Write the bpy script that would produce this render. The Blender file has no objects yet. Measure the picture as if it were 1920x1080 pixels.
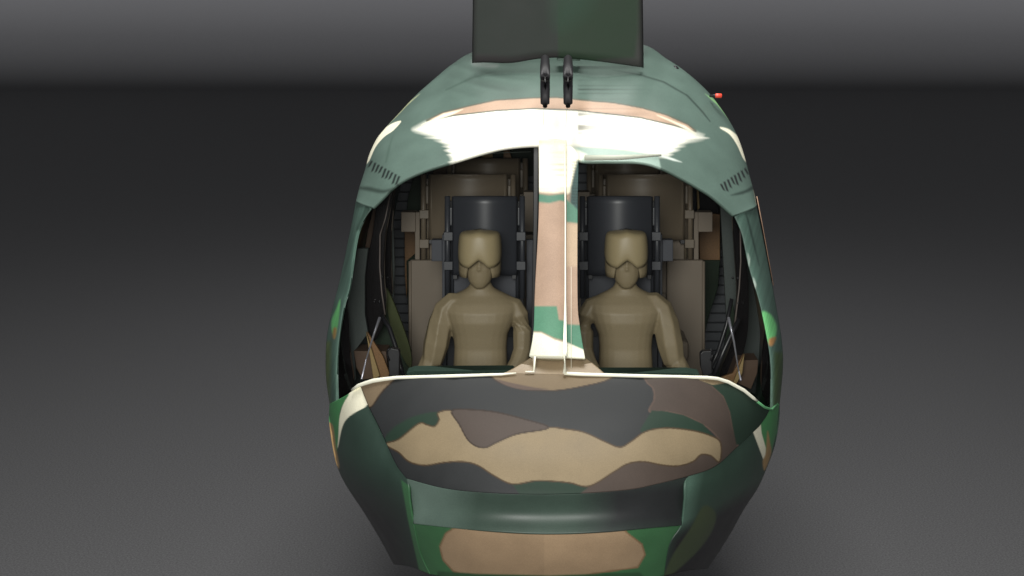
import bpy, bmesh, math, random
import numpy as np
from mathutils import Vector
random.seed(4); rng = np.random.RandomState(7)
S = bpy.context.scene
COL = S.collection
PI = math.pi
# ------------------------------------------------------------------ frame of reference
# the helicopter's own front elevation is drawn in units of 1/350 m; every point also has its own depth y (metres)
CX, HZ, SC, D, H = 1040.0, 60.0, 350.0, 8.0, 4.2
def at(px, py, y):
    k = (D + y) / D / SC
    return Vector(((px - CX) * k, y, H + (HZ - py) * k))
def lin(c):
    out = []
    for v in c[:3]:
        v /= 255.0
        out.append(v / 12.92 if v <= .04045 else ((v + .055) / 1.055) ** 2.4)
    return out
# ------------------------------------------------------------------ materials
def new_mat(name):
    m = bpy.data.materials.new(name); m.use_nodes = True
    nt = m.node_tree
    return m, nt, nt.nodes['Principled BSDF']
def mat(name, rgb, rough=.5, var=.12, scale=30, metal=0, spec=.4, bump=.0, coat=0):
    m, nt, b = new_mat(name)
    b.inputs['Roughness'].default_value = rough; b.inputs['Metallic'].default_value = metal
    b.inputs['Specular IOR Level'].default_value = spec
    b.inputs['Coat Weight'].default_value = coat
    tc = nt.nodes.new('ShaderNodeTexCoord'); n = nt.nodes.new('ShaderNodeTexNoise')
    n.inputs['Scale'].default_value = scale * 5; n.inputs['Detail'].default_value = 8; n.inputs['Roughness'].default_value = .75; var *= 3.6
    nt.links.new(tc.outputs['Object'], n.inputs['Vector'])
    mix = nt.nodes.new('ShaderNodeMix'); mix.data_type = 'RGBA'
    c = lin(rgb)
    mix.inputs[6].default_value = [v * (1 - var) for v in c] + [1]
    mix.inputs[7].default_value = [min(1, v * (1 + var)) for v in c] + [1]
    nt.links.new(n.outputs['Fac'], mix.inputs[0]); nt.links.new(mix.outputs[2], b.inputs['Base Color'])
    if bump:
        n2 = nt.nodes.new('ShaderNodeTexNoise'); n2.inputs['Scale'].default_value = 350; n2.inputs['Detail'].default_value = 3
        nt.links.new(tc.outputs['Object'], n2.inputs['Vector'])
        bp = nt.nodes.new('ShaderNodeBump'); bp.inputs['Strength'].default_value = bump; bp.inputs['Distance'].default_value = .004
        nt.links.new(n2.outputs['Fac'], bp.inputs['Height']); nt.links.new(bp.outputs[0], b.inputs['Normal'])
    return m
def paint_mat(name, rough=.42, spec=.5, grain=.2):
    m, nt, b = new_mat(name)
    at_ = nt.nodes.new('ShaderNodeAttribute'); at_.attribute_name = 'paint'
    tc = nt.nodes.new('ShaderNodeTexCoord')
    n = nt.nodes.new('ShaderNodeTexNoise'); n.inputs['Scale'].default_value = 180; n.inputs['Detail'].default_value = 5
    n3 = nt.nodes.new('ShaderNodeTexNoise'); n3.inputs['Scale'].default_value = 5; n3.inputs['Detail'].default_value = 4
    nt.links.new(tc.outputs['Object'], n.inputs['Vector']); nt.links.new(tc.outputs['Object'], n3.inputs['Vector'])
    a = nt.nodes.new('ShaderNodeMath'); a.operation = 'ADD'
    nt.links.new(n.outputs['Fac'], a.inputs[0]); nt.links.new(n3.outputs['Fac'], a.inputs[1])
    mr = nt.nodes.new('ShaderNodeMapRange'); mr.inputs[1].default_value = .6; mr.inputs[2].default_value = 1.4
    mr.inputs[3].default_value = 1 - grain; mr.inputs[4].default_value = 1 + grain
    nt.links.new(a.outputs[0], mr.inputs[0])
    v = nt.nodes.new('ShaderNodeVectorMath'); v.operation = 'SCALE'
    nt.links.new(at_.outputs['Color'], v.inputs[0]); nt.links.new(mr.outputs[0], v.inputs['Scale'])
    nt.links.new(v.outputs[0], b.inputs['Base Color'])
    r2 = nt.nodes.new('ShaderNodeMapRange'); r2.inputs[3].default_value = rough - .06; r2.inputs[4].default_value = rough + .1
    nt.links.new(n3.outputs['Fac'], r2.inputs[0]); nt.links.new(r2.outputs[0], b.inputs['Roughness'])
    b.inputs['Specular IOR Level'].default_value = spec
    bp = nt.nodes.new('ShaderNodeBump'); bp.inputs['Strength'].default_value = .08; bp.inputs['Distance'].default_value = .003
    nt.links.new(n.outputs['Fac'], bp.inputs['Height']); nt.links.new(bp.outputs[0], b.inputs['Normal'])
    return m
M_PAINT = paint_mat('camouflage_paint', .44, .4)
M_COWL = paint_mat('cowling_paint', .6, .25, .12)
M_BLACK = mat('black_rubber', (30, 30, 33), .38, .2, 40, spec=.5)
M_GLOSSB = mat('gloss_black_trim', (14, 12, 13), .22, .3, 60, spec=.2)
M_TUBE = mat('black_probe_metal', (30, 29, 32), .55, .1, 20, spec=.3)
M_SEATB = mat('charcoal_seat', (47, 49, 54), .42, .10, 60, spec=.45, bump=.06)
M_SEATG = mat('slate_seat_plate', (60, 62, 68), .6, .10, 60, spec=.3, bump=.06)
M_SEATT = mat('taupe_seat', (98, 88, 74), .45, .10, 60, spec=.4, bump=.06)
M_SEATP = mat('pale_taupe_seat', (106, 96, 84), .6, .12, 60, spec=.35, bump=.08)
M_SUIT = mat('khaki_flight_suit', (122, 110, 86), .5, .10, 40, spec=.35, bump=.1)
M_HELM = mat('khaki_helmet', (140, 127, 97), .45, .06, 40, spec=.35, bump=.04)
M_FACE = mat('khaki_face_cover', (128, 117, 90), .55, .08, 40, spec=.3, bump=.06)
M_WALL = mat('ribbed_lining', (92, 95, 99), .7, .12, 25, spec=.2)
M_GREY = mat('dark_grey_lining', (64, 70, 68), .7, .15, 25, spec=.2)
M_DKGR = mat('dark_green_lining', (26, 40, 26), .6, .2, 18, spec=.2)
M_OLIVE = mat('olive_lining', (52, 58, 28), .6, .15, 18, spec=.2)
M_TAN = mat('tan_lining', (116, 86, 54), .5, .25, 20, spec=.3)
M_KHAKI = mat('khaki_lining', (140, 120, 82), .6, .1, 20, spec=.2)
M_BROWN = mat('brown_lining', (80, 64, 52), .6, .15, 30, spec=.2)
M_RED = mat('red_lamp_lens', (235, 80, 60), .35, .05, 60, spec=.5)
M_STEEL = mat('bare_steel', (150, 150, 158), .3, .1, 60, metal=.6)
M_SKID = mat('dark_skid', (40, 48, 42), .5, .1, 20)
def glass_mat():
    m = bpy.data.materials.new('window_glass'); m.use_nodes = True; nt = m.node_tree
    nt.nodes.remove(nt.nodes['Principled BSDF']); out = nt.nodes['Material Output']
    t = nt.nodes.new('ShaderNodeBsdfTransparent'); g = nt.nodes.new('ShaderNodeBsdfGlossy'); g.inputs['Roughness'].default_value = .03
    t.inputs[0].default_value = (.97, .98, .97, 1)
    f = nt.nodes.new('ShaderNodeFresnel'); f.inputs[0].default_value = 1.25
    mx = nt.nodes.new('ShaderNodeMixShader')
    nt.links.new(f.outputs[0], mx.inputs[0]); nt.links.new(t.outputs[0], mx.inputs[1]); nt.links.new(g.outputs[0], mx.inputs[2])
    nt.links.new(mx.outputs[0], out.inputs[0]); return m
M_GLASS = glass_mat()
# ------------------------------------------------------------------ object helpers
def obj(name, me, parent=None, m=None, smooth=False):
    if isinstance(me, bmesh.types.BMesh):
        bm = me; me = bpy.data.meshes.new(name); bm.to_mesh(me); bm.free()
    me.name = name
    o = bpy.data.objects.new(name, me); COL.objects.link(o)
    if m and not me.materials: me.materials.append(m)
    if smooth:
        for p in me.polygons: p.use_smooth = True
    if parent: o.parent = parent; o.matrix_parent_inverse = PARENT_INV(parent)
    return o
def PARENT_INV(p):
    from mathutils import Matrix
    mw = Matrix.Identity(4); q = p
    chain = []
    while q: chain.append(q); q = q.parent
    for q in reversed(chain):
        mw = mw @ q.matrix_parent_inverse @ Matrix.LocRotScale(q.location, q.rotation_euler, q.scale)
    return mw.inverted()
def tag(o, label=None, cat=None, group=None, kind=None):
    if label: o['label'] = label
    if cat: o['category'] = cat
    if group: o['group'] = group
    if kind: o['kind'] = kind
    return o
def empty(name, loc):
    o = bpy.data.objects.new(name, None); COL.objects.link(o); o.location = loc; o.empty_display_size = .2
    return o
def bevel(o, w=.004, seg=2):
    b = o.modifiers.new('bevel', 'BEVEL'); b.width = w; b.segments = seg; b.limit_method = 'ANGLE'; b.angle_limit = math.radians(40)
    return o
def solid(o, t, off=-1):
    s = o.modifiers.new('thick', 'SOLIDIFY'); s.thickness = t; s.offset = off; s.use_even_offset = False
    return o
def catmull(pts, n=8, closed=False):
    P = [np.array(p, float) for p in pts]; out = []; N = len(P)
    rngs = range(N) if closed else range(N - 1)
    for i in rngs:
        if closed: a, b, c, d = P[i - 1], P[i], P[(i + 1) % N], P[(i + 2) % N]
        else: a, b, c, d = P[max(i - 1, 0)], P[i], P[i + 1], P[min(i + 2, N - 1)]
        for k in range(n):
            t = k / n
            out.append(.5 * ((2 * b) + (c - a) * t + (2 * a - 5 * b + 4 * c - d) * t * t + (-a + 3 * b - 3 * c + d) * t ** 3))
    if not closed: out.append(P[-1])
    return np.array(out)
def resample(pts, n, smooth=True):
    p = catmull(pts, 10) if smooth and len(pts) > 2 else np.array(pts, float)
    s = np.concatenate([[0], np.cumsum(np.hypot(np.diff(p[:, 0]), np.diff(p[:, 1])))]); s /= s[-1]
    u = np.linspace(0, 1, n)
    return np.stack([np.interp(u, s, p[:, k]) for k in range(p.shape[1])], 1)
def coons(T, B, L, R, nu, nv):
    T = resample(T, nu); B = resample(B, nu); L = resample(L, nv); R = resample(R, nv)
    u = np.linspace(0, 1, nu)[None, :, None]; v = np.linspace(0, 1, nv)[:, None, None]
    return (1 - v) * T[None] + v * B[None] + (1 - u) * L[:, None] + u * R[:, None] \
        - ((1 - u) * (1 - v) * T[0] + u * (1 - v) * T[-1] + (1 - u) * v * B[0] + u * v * B[-1])
# ------------------------------------------------------------------ camouflage scheme, painted per vertex in the helicopter's own elevation
def sdist(X, Y, poly):
    """signed distance, positive inside"""
    n = len(poly); d = np.full(X.shape, 1e9); inside = np.zeros(X.shape, bool)
    for i in range(n):
        x1, y1 = poly[i]; x2, y2 = poly[(i + 1) % n]
        dx, dy = x2 - x1, y2 - y1; L2 = dx * dx + dy * dy
        if L2 < 1e-9: continue
        t = np.clip(((X - x1) * dx + (Y - y1) * dy) / L2, 0, 1)
        d = np.minimum(d, np.hypot(X - x1 - t * dx, Y - y1 - t * dy))
        c = ((y1 > Y) != (y2 > Y))
        with np.errstate(divide='ignore', invalid='ignore'):
            xi = x1 + (Y - y1) / (dy if dy else 1e-9) * dx
        inside ^= c & (X < xi)
    return np.where(inside, d, -d)
rowz = rng.rand(400)
def streak(Y, f):
    q = Y * f; i = np.floor(q).astype(int) % 400; t = q - np.floor(q); t = t * t * (3 - 2 * t)
    return rowz[i] * (1 - t) + rowz[(i + 1) % 400] * t
def paint(X, Y, base, layers):
    C = np.empty(X.shape + (3,)); C[:] = lin(base)
    for L in layers:
        poly, col = L[0], np.array(lin(L[1])); o = L[2] if len(L) > 2 else {}
        pp = catmull(poly, 5, True) if o.get('smooth', True) else np.array(poly, float)
        x, y = X, Y
        if 'saw' in o:                                   # ragged brush edge
            a, f = o['saw']; x = X + np.sign(X - 1045) * a * (1.3 * streak(Y, 1.6 / f) + .6 * streak(Y, .5) - .8) * np.clip((Y - 244) / 10, 0, 1)
        d = sdist(x, y, pp)
        w = o.get('soft', 1.2)
        al = np.clip(d / w + .5, 0, 1)[..., None] * o.get('a', 1)
        C = C * (1 - al) + col * al
        if 'edge' in o:
            e = np.clip(1.9 - np.abs(d + .6), 0, 1)[..., None] * .95
            C = C * (1 - e) + np.array(lin(o['edge'])) * e
    return C
def grid_obj(name, G, parent, color=None, m=None, thick=.012, wrap=False):
    nv, nu = G.shape[:2]
    k = (D + G[..., 2]) / D / SC
    co = np.stack([(G[..., 0] - CX) * k, G[..., 2], H + (HZ - G[..., 1]) * k], -1).reshape(-1, 3)
    i = np.arange(nv * nu).reshape(nv, nu)
    f = np.stack([i[:-1, :-1], i[1:, :-1], i[1:, 1:], i[:-1, 1:]], -1).reshape(-1, 4)
    me = bpy.data.meshes.new(name); me.from_pydata(co.tolist(), [], f.tolist()); me.update()
    if color is not None:
        a = me.color_attributes.new('paint', 'FLOAT_COLOR', 'POINT')
        buf = np.ones((nv * nu, 4), np.float32); buf[:, :3] = color.reshape(-1, 3); a.data.foreach_set('color', buf.ravel())
    o = obj(name, me, parent, m or M_PAINT, True)
    if thick: solid(o, thick, -1)
    return o
def prism(name, poly, y, depth, m, parent, smooth=False, bev=.004):
    pts = catmull(poly, 5, True) if smooth else poly
    bm = bmesh.new()
    yb = y if callable(y) else (lambda *_: y)
    f = [bm.verts.new(at(p[0], p[1], yb(p[0], p[1]))) for p in pts]
    b = [bm.verts.new(v.co + Vector((0, depth, 0))) for v in f]
    n = len(f)
    bm.faces.new(f); bm.faces.new(b[::-1])
    for i in range(n): bm.faces.new((f[i], b[i], b[(i + 1) % n], f[(i + 1) % n]))
    bmesh.ops.recalc_face_normals(bm, faces=bm.faces)
    o = obj(name, bm, parent, m)
    if bev: bevel(o, bev)
    return o
def tube_bm(pts, rad, n=12, bm=None, caps=True):
    """round tube through world points"""
    bm = bm or bmesh.new(); rings = []
    P = [Vector(p) for p in pts]
    R = rad if isinstance(rad, (list, tuple)) else [rad] * len(P)
    up = Vector((0, 0, 1))
    for i, p in enumerate(P):
        t = (P[min(i + 1, len(P) - 1)] - P[max(i - 1, 0)]).normalized()
        a = t.cross(up)
        if a.length < .15: a = t.cross(Vector((0, 1, 0)))
        a.normalize(); b = a.cross(t).normalized()
        rings.append([bm.verts.new(p + (a * math.cos(2 * PI * k / n) + b * math.sin(2 * PI * k / n)) * R[i]) for k in range(n)])
    for r0, r1 in zip(rings, rings[1:]):
        for k in range(n): bm.faces.new((r0[k], r0[(k + 1) % n], r1[(k + 1) % n], r1[k]))
    if caps: bm.faces.new(rings[0][::-1]); bm.faces.new(rings[-1])
    return bm
def tube(name, pts, rad, m, parent, n=12):
    bm = tube_bm(pts, rad, n); bmesh.ops.recalc_face_normals(bm, faces=bm.faces)
    return obj(name, bm, parent, m, True)
def box_bm(c, s, bm=None):
    bm = bm or bmesh.new()
    r = bmesh.ops.create_cube(bm, size=1)
    for v in r['verts']: v.co = Vector((v.co.x * s[0] + c[0], v.co.y * s[1] + c[1], v.co.z * s[2] + c[2]))
    return bm
# ================================================================== the setting
def build_setting():
    n = 60; bm = bmesh.new()
    prof = [(-60, 0)] + [(y, 0) for y in (0, 20, 50, 80, 98)]
    R = 4.0
    for k in range(1, 13):
        a = k / 12 * PI / 2; prof.append((98 + R * math.sin(a), R - R * math.cos(a)))
    fl = prof[:6]; wl = prof[5:] + [(102, 9), (102, 20), (102, 40)]
    def sheet(p, name):
        b = bmesh.new(); prev = None
        for (y, z) in p:
            row = [b.verts.new((x, y, z)) for x in (-90, -45, 0, 45, 90)]
            if prev:
                for k in range(4): b.faces.new((prev[k], prev[k + 1], row[k + 1], row[k]))
            prev = row
        return obj(name, b, None, None, True)
    m, nt, b = new_mat('studio_grey')
    b.inputs['Roughness'].default_value = .85; b.inputs['Specular IOR Level'].default_value = .12
    tc = nt.nodes.new('ShaderNodeTexCoord'); nz = nt.nodes.new('ShaderNodeTexNoise')
    nz.inputs['Scale'].default_value = 60; nz.inputs['Detail'].default_value = 8; nz.inputs['Roughness'].default_value = .8
    nt.links.new(tc.outputs['Object'], nz.inputs['Vector'])
    cr = nt.nodes.new('ShaderNodeValToRGB')
    cr.color_ramp.elements[0].position = .3; cr.color_ramp.elements[0].color = (.05, .05, .052, 1)
    cr.color_ramp.elements[1].position = .7; cr.color_ramp.elements[1].color = (.165, .165, .17, 1)
    nt.links.new(nz.outputs['Fac'], cr.inputs[0]); nt.links.new(cr.outputs[0], b.inputs['Base Color'])
    f = sheet(fl, 'floor'); f.data.materials.append(m); tag(f, kind='structure')
    w = sheet(wl, 'backdrop'); w.data.materials.append(m); tag(w, kind='structure')
build_setting()
# ================================================================== helicopter
heli = empty('helicopter', (0, 1.5, 0))
tag(heli, 'camouflage painted helicopter seen head-on with open grey-green cockpit', 'helicopter')
# ---- nose depth field
def interp(x, xs, ys): return np.interp(x, xs, ys)
def smoothcurve(x, xs, ys):
    t = np.arange(xs[0] - 60, xs[-1] + 61, 2.0); y = np.interp(t, xs, ys)
    k = np.hanning(41); k /= k.sum(); y = np.convolve(np.pad(y, 20, 'edge'), k, 'valid')
    return np.interp(x, t, y)
def nose_y(px, py):
    px = np.asarray(px, float); py = np.asarray(py, float)
    yf = smoothcurve(py, [660, 700, 740, 790, 860, 925, 1000, 1060, 1100], [.0, -.05, -.22, -.42, -.62, -.74, -.76, -.66, -.55])
    w = smoothcurve(py, [660, 760, 870, 915, 960, 1000, 1062, 1100], [432, 425, 408, 395, 362, 336, 302, 290])
    s = np.clip(np.abs(px - 1039) / w, 0, .999)
    g = 1 - np.sqrt(1 - s ** 3)
    return yf + (.75 - yf) * g
def add_nose_depth(G, off=0.0):
    G = G.copy()
    return np.concatenate([G[..., :2], (nose_y(G[..., 0], G[..., 1]) + off)[..., None]], -1)
N0 = [(675, 722), (700, 712), (745, 707), (850, 703), (960, 700), (1058, 702), (1200, 705), (1330, 708), (1365, 716), (1395, 732), (1420, 754), (1443, 769)]
N1 = [(762, 897), (830, 915), (900, 923), (1000, 927), (1090, 925), (1180, 918), (1230, 908), (1290, 893), (1340, 875), (1380, 840), (1423, 800)]
KH, GY, BR, DG = (156, 139, 110), (55, 57, 58), (86, 75, 68), (46, 66, 54)
CREAM, TAN, GRN = (252, 248, 222), (182, 154, 132), (90, 136, 114)
ED = (58, 46, 38)
khaki_main = [(724, 833), (748, 824), (785, 795), (800, 797), (815, 800), (824, 787), (822, 774), (848, 771), (862, 795), (881, 828), (907, 839), (933, 828), (970, 813),
              (1026, 802), (1060, 805), (1095, 811), (1133, 828), (1162, 839), (1184, 828), (1210, 810), (1247, 803), (1299, 808), (1336, 819), (1351, 832), (1349, 865),
              (1333, 854), (1314, 852), (1299, 865), (1270, 873), (1240, 871), (1207, 865), (1177, 869), (1151, 884), (1105, 911), (1070, 905), (1040, 902), (1004, 901), (961, 907),
              (926, 891), (896, 872), (867, 865), (830, 867), (796, 872), (767, 865), (748, 848)]
nose_layers = [
    ([(722, 821), (735, 805), (748, 795), (778, 780), (822, 772), (826, 790), (815, 802), (785, 797), (748, 826), (720, 840)], DG),
    ([(960, 907), (1004, 899), (1105, 909), (1090, 935), (980, 935)], DG, dict(smooth=False)),
    ([(1104, 913), (1151, 882), (1177, 867), (1207, 862), (1270, 868), (1314, 850), (1333, 852), (1353, 862), (1395, 850), (1350, 900), (1180, 935), (1080, 932)], BR, dict(smooth=False)),
    ([(1210, 690), (1212, 714), (1225, 728), (1227, 750), (1218, 771), (1247, 771), (1281, 778), (1318, 795), (1342, 815), (1351, 832), (1349, 865), (1372, 862), (1383, 832), (1373, 802), (1368, 773), (1355, 743), (1333, 722), (1310, 690)], BR, dict(edge=(104, 86, 76))),
    ([(1333, 690), (1320, 716), (1336, 724), (1357, 743), (1369, 773), (1374, 802), (1381, 834), (1440, 820), (1470, 760), (1400, 690)], DG, dict(smooth=False)),
    ([(1222, 770), (1247, 771), (1281, 778), (1318, 795), (1342, 822), (1299, 812), (1247, 806), (1205, 814), (1200, 806)], DG, dict(smooth=False)),
    (khaki_main, KH, dict(edge=(84, 68, 50), smooth=True)),
    ([(848, 770), (889, 769), (933, 774), (985, 787), (1028, 802), (970, 813), (933, 828), (907, 839), (881, 828), (862, 796)], BR, dict(edge=ED)),
    ([(660, 735), (672, 700), (745, 700), (742, 708), (718, 732), (705, 750), (696, 762), (680, 765)], (140, 122, 98), dict(edge=ED)),
    ([(928, 690), (925, 709), (955, 723), (993, 731), (1040, 732), (1088, 725), (1142, 711), (1150, 690)], (136, 118, 92), dict(edge=(60, 50, 44))),
    ([(930, 711), (960, 718), (1000, 726), (1030, 730), (985, 731), (950, 723)], (104, 88, 78), dict(soft=2)),
    ([(1308, 690), (1310, 712), (1336, 722), (1372, 716), (1360, 690)], (150, 132, 104), dict(smooth=False)),
]
G = coons(N0, N1, [(675, 722), (690, 760), (710, 800), (728, 840), (745, 875), (762, 897)], [(1443, 769), (1434, 785), (1423, 800)], 380, 110)
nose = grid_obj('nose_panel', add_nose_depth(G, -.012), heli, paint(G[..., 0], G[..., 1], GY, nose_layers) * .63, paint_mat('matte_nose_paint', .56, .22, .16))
# band under the nose panel
BT = [(762, 897), (830, 915), (900, 923), (1000, 927), (1090, 925), (1180, 918), (1230, 908), (1290, 893)]
BB = [(775, 982), (850, 990), (950, 998), (1030, 1001), (1120, 998), (1220, 990), (1278, 985)]
G = coons(BT, BB, [(762, 897), (768, 940), (775, 982)], [(1290, 893), (1284, 940), (1278, 985)], 240, 36)
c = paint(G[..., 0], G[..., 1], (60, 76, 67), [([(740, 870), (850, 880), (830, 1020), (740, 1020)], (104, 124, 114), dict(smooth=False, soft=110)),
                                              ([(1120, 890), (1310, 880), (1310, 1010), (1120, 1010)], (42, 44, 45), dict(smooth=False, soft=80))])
Gd = add_nose_depth(G, 0)
vv = np.linspace(0, 1, G.shape[0])[:, None]
Gd[..., 2] += .05 * np.sin(vv * PI) ** 1.0 - .004
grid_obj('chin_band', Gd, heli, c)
# lower chin panel
G = coons(BB, [(806, 1077), (900, 1092), (1030, 1098), (1150, 1092), (1246, 1080)], [(775, 982), (788, 1038), (806, 1077)], [(1278, 985), (1256, 1022), (1246, 1080)], 240, 50)
c = paint(G[..., 0], G[..., 1], (160, 136, 108), [
    ([(750, 960), (858, 985), (835, 1000), (824, 1025), (830, 1050), (850, 1072), (900, 1085), (780, 1100)], (62, 108, 70), dict(soft=3, edge=(130, 104, 76), smooth=False)),
    ([(1300, 970), (1162, 985), (1180, 1002), (1204, 1020), (1210, 1040), (1196, 1064), (1100, 1078), (1300, 1100)], (62, 108, 70), dict(soft=3, edge=(130, 104, 76), smooth=False)),
    ([(820, 1071), (900, 1076), (1030, 1079), (1200, 1073), (1240, 1120), (820, 1120)], (50, 84, 56), dict(soft=3, smooth=False)),
    ([(700, 960), (1020, 960), (1020, 1120), (700, 1120)], (20, 14, 10), dict(smooth=False, a=.09, soft=1)),
])
grid_obj('chin_panel', add_nose_depth(G, .012), heli, c)
# side nose panels
CH = (30, 30, 32)  # charcoal that paints shade into the lower side panels
G = coons([(620, 757), (650, 741), (675, 722)], [(738, 1060), (770, 1064), (806, 1077)],
          [(618, 757), (617, 790), (624, 840), (633, 877), (650, 912), (683, 962), (712, 1010), (738, 1058)],
          [(675, 722), (690, 760), (728, 840), (762, 897), (768, 940), (775, 982), (788, 1038), (806, 1077)], 90, 190)
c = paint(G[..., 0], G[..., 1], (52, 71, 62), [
    ([(625, 885), (700, 910), (762, 960), (790, 1040), (830, 1100), (700, 1100), (600, 950)], CH, dict(soft=90, smooth=False)),  # shading toward the panel bottom, painted in with a wide soft edge
    ([(672, 700), (652, 738), (640, 768), (634, 800), (633, 840), (642, 800), (656, 780), (688, 760), (700, 735)], CREAM, dict(soft=1.5)),
    ([(600, 740), (652, 735), (645, 755), (637, 775), (633, 835), (626, 850), (600, 800)], (74, 138, 86), dict(soft=1.5)),
    ([(614, 800), (624, 798), (630, 840), (636, 876), (624, 870)], (170, 140, 96), dict(soft=3)),
    ([(752, 900), (766, 910), (776, 982), (808, 1078), (788, 1078), (775, 1020), (764, 970)], (64, 110, 72), dict(soft=3, smooth=False, a=.8)),
])
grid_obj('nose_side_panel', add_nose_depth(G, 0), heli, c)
G = coons([(1443, 769), (1452, 764), (1462, 757)], [(1246, 1080), (1290, 1070), (1327, 1066)],
          [(1443, 769), (1423, 800), (1380, 840), (1340, 875), (1290, 893), (1284, 940), (1278, 985), (1256, 1022), (1246, 1080)],
          [(1462, 757), (1461, 790), (1453, 835), (1440, 872), (1421, 915), (1395, 955), (1370, 1000), (1348, 1035), (1327, 1066)], 90, 190)
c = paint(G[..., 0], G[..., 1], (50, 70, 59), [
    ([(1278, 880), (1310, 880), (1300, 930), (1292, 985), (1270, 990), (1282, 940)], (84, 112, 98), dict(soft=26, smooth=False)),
    ([(1440, 900), (1400, 925), (1345, 960), (1290, 985), (1262, 1012), (1240, 1100), (1400, 1100), (1480, 950)], CH, dict(soft=22, smooth=False)),  # painted shade on the lower right flank
    ([(1318, 950), (1336, 954), (1343, 972), (1330, 1005), (1300, 1042), (1250, 1085), (1246, 1078), (1262, 1040), (1295, 990)], (64, 76, 50), dict(soft=4)),
    ([(1424, 760), (1424, 800), (1434, 850), (1446, 850), (1456, 810), (1462, 750)], (76, 144, 88), dict(soft=1.5, smooth=False)),
    ([(1426, 792), (1411, 807), (1430, 858), (1436, 872), (1436, 840), (1428, 812)], CREAM, dict(soft=1.5, smooth=False)),
    ([(1439, 808), (1444, 830), (1446, 850), (1434, 882), (1430, 865), (1436, 848)], (176, 142, 92), dict(soft=3)),
])
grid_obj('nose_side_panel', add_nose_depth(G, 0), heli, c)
# ---- roof shell
T = [(667, 378), (674, 350), (683, 322), (692, 290), (705, 262), (722, 240), (750, 210), (780, 178), (815, 147), (848, 120), (888, 97), (960, 84), (1045, 80), (1130, 80), (1207, 84),
     (1250, 110), (1283, 132), (1322, 166), (1347, 196), (1370, 230), (1385, 260), (1396, 292), (1406, 330), (1414, 360), (1419, 387)]
B = [(698, 389), (716, 371), (735, 352), (760, 335), (800, 318), (850, 303), (900, 288), (950, 276), (1008, 271), (1062, 273), (1085, 300), (1140, 303), (1200, 304), (1240, 315), (1280, 335), (1310, 352), (1338, 370), (1376, 404)]
NU, NV = 420, 150
G = coons(T, B, [(667, 378), (682, 384), (698, 389)], [(1419, 387), (1398, 396), (1376, 404)], NU, NV)
u = np.linspace(0, 1, NU)[None]; v = np.linspace(0, 1, NV)[:, None]
yT = 1.0 + 1.0 * np.sin(PI * u) ** .8; yB = .76 - .06 * np.sin(PI * u)
Yr = yT + (yB - yT) * v ** .62
RG = (86, 106, 97)
X, Y = G[..., 0], G[..., 1]
white = [(776, 243), (800, 230), (850, 212), (930, 203), (1000, 199), (1080, 202), (1150, 206), (1200, 214), (1262, 232), (1300, 248), (1322, 257), (1292, 264), (1270, 276), (1252, 292), (1238, 292),
         (1190, 283), (1140, 277), (1090, 275), (1068, 276), (1068, 330), (850, 320), (846, 296), (838, 274), (822, 261), (798, 252)]
tanb = [(800, 226), (830, 211), (880, 199), (930, 188), (1000, 184), (1045, 183), (1090, 188), (1150, 193), (1205, 203), (1250, 216), (1290, 234), (1305, 246), (1262, 234), (1200, 220), (1080, 206), (1000, 203), (930, 207), (850, 216)]
lay = [
    (white, (255, 253, 238), dict(saw=(7, 4.5), soft=14, smooth=False)),
    (tanb, TAN, dict(soft=1.6, edge=(92, 96, 84), smooth=False)),
    ([(790, 234), (832, 213), (868, 205), (850, 214), (810, 228)], (246, 238, 210), dict(soft=3, smooth=False)),
    ([(1305, 250), (1285, 236), (1250, 222), (1232, 216), (1262, 230), (1290, 244)], (246, 238, 210), dict(soft=3, smooth=False)),
    ([(1068, 276), (1140, 279), (1190, 285), (1235, 293), (1240, 320), (1068, 320)], (150, 172, 160), dict(soft=3, smooth=False)),
    ([(1062, 270), (1100, 290), (1084, 306), (1062, 300)], (226, 228, 208), dict(soft=6, smooth=False)),
    ([(1236, 289), (1262, 297), (1278, 304), (1262, 301), (1236, 293)], (215, 225, 215), dict(soft=3, smooth=False)),  # highlight streak painted into the colour
    # slivers of cream along the flanks
    ([(752, 227), (732, 233), (713, 249), (699, 272), (686, 305), (692, 302), (704, 276), (720, 257), (738, 244)], CREAM, dict(soft=1.5)),
    ([(787, 176), (765, 196), (745, 217), (718, 243), (722, 234), (748, 206)], (200, 206, 160), dict(soft=2, smooth=False)),
    ([(1349, 239), (1368, 243), (1388, 262), (1398, 290), (1403, 305), (1394, 298), (1382, 272), (1368, 252)], CREAM, dict(soft=1.5)),
    ([(1396, 290), (1402, 310), (1410, 340), (1418, 384), (1425, 384), (1408, 310)], (232, 224, 190), dict(soft=1.5, smooth=False)),
    ([(1322, 176), (1345, 197), (1380, 242), (1375, 225), (1340, 186)], (140, 190, 130), dict(soft=2, smooth=False)),
    # seams
    ([(1148, 131), (1200, 139), (1245, 152), (1290, 178), (1318, 208), (1333, 228), (1331, 229), (1315, 210), (1287, 180), (1243, 155), (1198, 141)], (48, 62, 56), dict(soft=2, smooth=False, a=.8)),
    ([(930, 133), (880, 146), (835, 168), (836, 170), (882, 149)], (64, 84, 74), dict(soft=3, smooth=False, a=.7)),
    ([(738, 250), (728, 275), (722, 305), (725, 305), (732, 276)], (70, 90, 80), dict(soft=3, smooth=False, a=.7)),
    ([(886, 112), (905, 116), (935, 121), (925, 128), (900, 125), (886, 122)], (112, 124, 118), dict(soft=6)),
    ([(668, 352), (690, 350), (720, 356), (742, 350), (720, 362), (690, 358)], (36, 48, 42), dict(soft=5, a=.8)),
    ([(1412, 348), (1398, 356), (1370, 366), (1392, 364), (1414, 354)], (32, 44, 40), dict(soft=4, a=.85)),
]
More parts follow.
